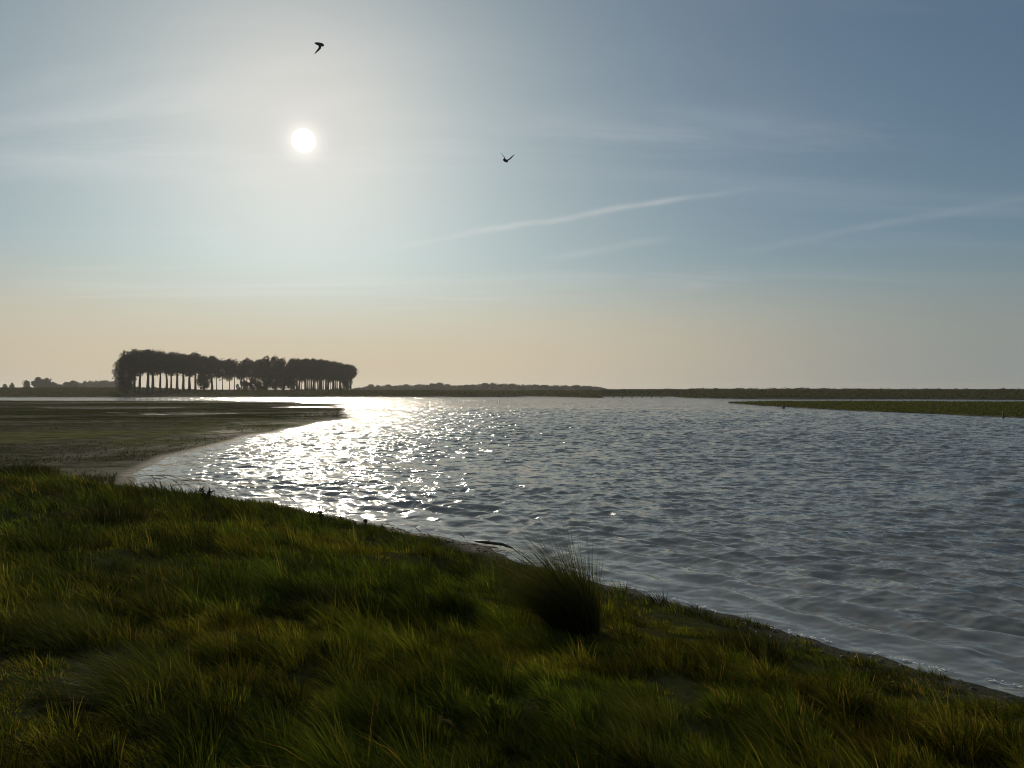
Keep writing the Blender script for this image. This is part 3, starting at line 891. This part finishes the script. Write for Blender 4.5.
def scrub(name, n, where, size, colr, seed):
    """a far mass of bushes: leaf clumps lying over the ground as low mounds"""
    g = np.random.default_rng(seed)
    x, y, hh, rad = where(g)
    z = land(x, y)[0]
    k = g.integers(0, len(x), n)
    o = g.normal(0, 1, (n, 3)); o /= np.linalg.norm(o, axis=1)[:, None]; o[:, 2] = np.abs(o[:, 2])
    P = np.stack([x[k], y[k], z[k]], 1) + o * np.stack([rad[k], rad[k], hh[k]], 1) * g.uniform(0.5, 1, n)[:, None]
    V, T, C = leaf_cloud(g, n, lambda m: (P, o), size, colr)
    return obj(name, mesh_np(name, V, None, T, attrs={'col': C}), mat=mat_leaf)


def wood_left(g):
    x = (g.uniform(79, 120, 90) - 512) / F * 1000; y = g.uniform(960, 1040, 90)
    prof = np.interp(x / 1000 * F + 512, [78, 86, 95, 104, 112, 122], [5, 11, 14.5, 12.5, 14, 8])
    return x, y, prof * g.uniform(0.8, 1.0, 90), np.full(90, 5.0)


o = scrub("woodland", 9000, wood_left, 2.2, LEAF, 1)
tag(o, "hazy far wood left of the dark stand of poplars", "woodland", kind='stuff')


def wood_mid(g):
    n = 260
    px = g.uniform(355, 605, n); y = g.uniform(930, 1000, n); x = (px - 512) / F * y
    prof = np.interp(px, [355, 365, 400, 430, 445, 460, 485, 500, 520, 560, 590, 606], [2, 5, 6.5, 8.5, 7, 6.5, 10, 10, 8, 7.0, 5, 2])
    return x, y, prof * g.uniform(0.7, 1.0, n), g.uniform(4, 8, n)


o = scrub("woodland", 16000, wood_mid, 1.7, LEAF, 2)
tag(o, "hazy far wood along the horizon behind the bay", "woodland", kind='stuff')


def dune_scrub(g):
    n = 1500
    px = g.uniform(600, 1060, n); y = g.uniform(345, 900, n); x = (px - 512) / F * y
    k = fbm(x, y, 30, 3, 2) > 0.42
    x, y = x[k], y[k]
    return x, y, 0.3 + 1.4 * g.random(len(x)) ** 4, g.uniform(1.0, 4.5, len(x))


o = scrub("dune_scrub", 42000, dune_scrub, 0.8, (0.055, 0.056, 0.026), 3)
tag(o, "low scrub covering the far dunes on the right", "scrub", kind='stuff')

# ------------------------------------------------------------------ posts in the water, duck
def post(px, py, h, r, label, group, seed):
    d = CAM_Z * F / (py - HORIZ); x = (px - 512) / F * d
    rg = random.Random(seed); m = MB()
    tilt = rg.uniform(-0.06, 0.06)
    m.tube([(0, 0, -0.8), (0, 0, 0), (tilt * h * 0.5, 0, h * 0.5), (tilt * h, 0, h * 0.97), (tilt * h, 0, h)], [r, r, r * 0.95, r * 0.9, r * 0.6], 8, (0.1, 0.1, 0.1))
    root = empty("wooden_post", (x, d, 0))
    tag(root, label, "post", group)
    m.build("shaft", mat_wood, root, True)
    w_ = MB()
    w_.tube([(0, 0, -0.05), (0, 0, 0.1), (0, 0, 0.22)], [r * 1.15, r * 1.22, r * 1.08], 8)
    w_.build("weed_collar", mat_stone, root, True)


for i, px in enumerate((613, 622.5, 632, 642, 651.5, 661)):
    post(px, 397.6, 1.1, 0.2, "old wooden post in the water of the far inlet, %s from the left" % ORD[i], "posts across the far inlet", i)
post(1003, 417.6, 0.75, 0.10, "wooden post in the water at the near edge of the right spit", None, 20)
post(783.5, 408.2, 0.6, 0.2, "short dark stump at the tip edge of the right spit", None, 21)
for i, px in enumerate((499, 507.5)):
    post(px, 397.15, 1.1, 0.42, ("left" if i == 0 else "right") + " one of two thick posts on the low bar before the far wood", "posts on the low bar", 30 + i)


def loft_bird(sections, name, mat, parent=None):
    """one closed skin from wing tip to wing tip through the body; sections: (span y, front x, back x, z, thickness)"""
    m = MB(); rings = []
    for (s, f, b, z, th) in sections:
        n = 12; ring = []
        for k in range(n):
            a = 6.2832 * k / n
            ring.append((0.5 * (f + b) + 0.5 * (f - b) * math.cos(a), s, z + th * math.sin(a) * (1.0 - 0.25 * math.cos(a))))
        rings.append(ring)
    m.ring_loft(rings)
    return m.mesh(name, True)


def half_gull(dihedral_in, dihedral_out, sw=1.0, L=0.42, span=0.50):
    half = []
    # body: from the middle outwards
    half += [(0.0, 0.56, -0.46, 0.0, 0.062), (0.012, 0.50, -0.46, 0.0, 0.061), (0.028, 0.42, -0.44, 0.0, 0.055), (0.045, 0.30, -0.30, 0.004, 0.044), (0.06, 0.20, -0.16, 0.012, 0.026)]
    half = [(s, f * L, b * L, z, t * 1.2) for s, f, b, z, t in half]
    y, z = 0.06, 0.014
    for k in range(1, 11):
        t = k / 10
        a = dihedral_in if t < 0.45 else dihedral_out
        y += math.cos(a) * span / 10; z += math.sin(a) * span / 10
        sweep = (0.10 * math.sin(min(t / 0.42, 1) * 1.57) - 0.24 * max(0, t - 0.42)) * L * 1.6 * sw
        ch = (0.30 - 0.08 * t - 0.20 * t ** 4) * L
        half.append((y, 0.10 * L + sweep + ch * 0.4, 0.10 * L + sweep - ch * 0.6, z, 0.012 * (1 - 0.75 * t)))
    return half


def gull(right, left):
    return [(-s, f, b, z, t) for s, f, b, z, t in half_gull(*right)[:0:-1]] + half_gull(*left)


def bird(px, py, dist, rot, right, left, label, sc=1.0):
    me = loft_bird(gull(right, left), "gull", mat_bird)
    o = obj("gull", me, mat=mat_bird)
    o.location = Vector(((px - 512) / F * dist, dist, CAM_Z + (HORIZ - py) / F * dist))
    o.rotation_euler = rot; o.scale = (sc,) * 3
    tag(o, label, "bird", "gulls in flight over the bay")


bird(319.0, 43, 31, (R(0), R(-16), R(178)), (R(24), R(20), -0.5, 0.42, 0.42), (R(-82), R(-97), -1.7, 0.42, 0.50), "dark gull with its near wing drooping, high above the sun")
bird(505.5, 160, 36, (R(16), R(2), R(58)), (R(50), R(40)), (R(50), R(40)), "dark gull with raised wings in the blue sky right of the sun")

m = MB()
prof = [(-0.26, 0.02, 0.16), (-0.2, 0.07, 0.10), (-0.08, 0.12, 0.07), (0.06, 0.12, 0.07), (0.16, 0.085, 0.09), (0.2, 0.055, 0.16), (0.21, 0.05, 0.25), (0.235, 0.06, 0.30), (0.28, 0.04, 0.31), (0.34, 0.014, 0.295)]
m.ring_loft([[(x, r * math.cos(6.2832 * k / 10), z + r * 0.85 * math.sin(6.2832 * k / 10)) for k in range(10)] for x, r, z in prof])
o = m.build("duck", mat_bird, None, True)
dd = CAM_Z * F / (402.0 - HORIZ); o.location = ((498.5 - 512) / F * dd, dd, -0.02); o.rotation_euler = (0, 0, 0.5); o.scale = (1.7,) * 3
tag(o, "dark water bird floating far out before the low bar", "bird")

# ------------------------------------------------------------------ waterline: foam, wrack, floating branch
def shore_points(g, n, i0, i1):
    P = np.array(BANK[i0:i1], float)
    seg = np.linalg.norm(np.diff(P, axis=0), axis=1); cum = np.concatenate([[0], np.cumsum(seg)])
    s = g.uniform(0, cum[-1], n)
    return np.interp(s, cum, P[:, 0]), np.interp(s, cum, P[:, 1]), s


def blobs(x, y, z, sx, sy, sz, rot, g):
    """flattened irregular lumps"""
    n = len(x); nr, na = 3, 7
    V = []; Q = []; T = []
    for i in range(n):
        b = len(V); jit = g.uniform(0.6, 1.25, na)
        for lev, (rr_, hh) in enumerate(((1.0, 0.0), (0.8, 0.6), (0.4, 1.0))):
            for k in range(na):
                a = 6.2832 * k / na; q = rr_ * jit[k]
                u, v = math.cos(a) * q * sx[i], math.sin(a) * q * sy[i]
                V.append((x[i] + u * math.cos(rot[i]) - v * math.sin(rot[i]), y[i] + u * math.sin(rot[i]) + v * math.cos(rot[i]), z[i] + hh * sz[i]))
        for lev in range(2):
            for k in range(na):
                Q.append((b + lev * na + k, b + lev * na + (k + 1) % na, b + (lev + 1) * na + (k + 1) % na, b + (lev + 1) * na + k))
        V.append((x[i], y[i], z[i] + 1.08 * sz[i])); c = len(V) - 1
        for k in range(na): T.append((b + 2 * na + k, b + 2 * na + (k + 1) % na, c))
    return np.array(V), np.array(Q), np.array(T)


g = np.random.default_rng(77)
n = 1500
x, y, s = shore_points(g, n, 3, 10)
keepf = fbm(s * 1.0, s * 0 + 3, 0.45, 3, 2) > 0.45
x, y, s = x[keepf], y[keepf], s[keepf]; n = len(x)
off = 0.10 + 0.16 * fbm(s, s * 0, 0.8, 2, 9) + g.normal(0, 0.03, n)
x = x + off * 0.72; y = y + off * 0.69
V, Q, T = blobs(x, y, np.full(n, 0.0) + 0.012, g.uniform(0.008, 0.04, n), g.uniform(0.004, 0.012, n), g.uniform(0.003, 0.009, n), R(-48) + g.normal(0, 0.4, n), g)
o = obj("foam", mesh_np("foam", V, Q, T, smooth=True), mat=mat_foam)
tag(o, "broken line of white foam where ripples meet the near bank", "foam", kind='stuff')
n = 260
x, y, s = shore_points(g, n, 3, 11)
off = g.normal(-0.15, 0.16, n); x = x + off * 0.72; y = y + off * 0.69
z = land(x, y)[0]
V, Q, T = blobs(x, y, np.maximum(z, -0.01) - 0.004, g.uniform(0.012, 0.06, n), g.uniform(0.008, 0.03, n), g.uniform(0.008, 0.025, n), g.uniform(0, 3.1, n), g)
o = obj("wrack", mesh_np("wrack", V, Q, T, smooth=True), mat=mat_stone)
tag(o, "dark washed-up weed and pebbles along the near waterline", "wrack", kind='stuff')
m = MB()
pa = Vector((-0.72, 14.55, 0.03)); pb = Vector((0.02, 13.95, 0.02))
m.tube([pa, pa.lerp(pb, 0.3) + Vector((0, 0, 0.02)), pa.lerp(pb, 0.7) + Vector((0.02, 0.03, 0.03)), pb], [0.02, 0.035, 0.03, 0.012], 7)
for k in range(6):
    q = pa.lerp(pb, 0.15 + 0.13 * k); m.tube([q, q + Vector((random.uniform(-0.1, 0.1), random.uniform(-0.05, 0.1), random.uniform(0.02, 0.1)))], [0.01, 0.004], 5)
o = m.build("driftwood", mat_stone, None, True)
tag(o, "thin dark branch lying in the water just off the bank edge", "driftwood")

# ------------------------------------------------------------------ air
def make_haze(density):
    m = bpy.data.materials.new("haze"); m.use_nodes = True
    t = NT(m.node_tree); t.n.clear()
    v = t.node('ShaderNodeVolumePrincipled')
    v.inputs['Color'].default_value = (0.92, 0.90, 0.86, 1)
    v.inputs['Density'].default_value = density
    v.inputs['Anisotropy'].default_value = 0.45
    ou = t.node('ShaderNodeOutputMaterial'); t.l.new(v.outputs[0], ou.inputs['Volume'])
    X, Y0, Y1, Z0, Z1 = 3700, -3700, 3700, -1.5, 34.0
    Vv = [(sx * X, yy, zz) for zz in (Z0, Z1) for yy in (Y0, Y1) for sx in (-1, 1)]
    Qv = [(0, 2, 3, 1), (4, 5, 7, 6), (0, 1, 5, 4), (2, 6, 7, 3), (0, 4, 6, 2), (1, 3, 7, 5)]
    o = obj("haze", mesh_np("haze", np.array(Vv), np.array(Qv)), mat=m)
    tag(o, "thin pale haze in the air over the bay", "haze", kind='stuff')
    o.display_type = 'WIRE'


make_haze(0.00015)
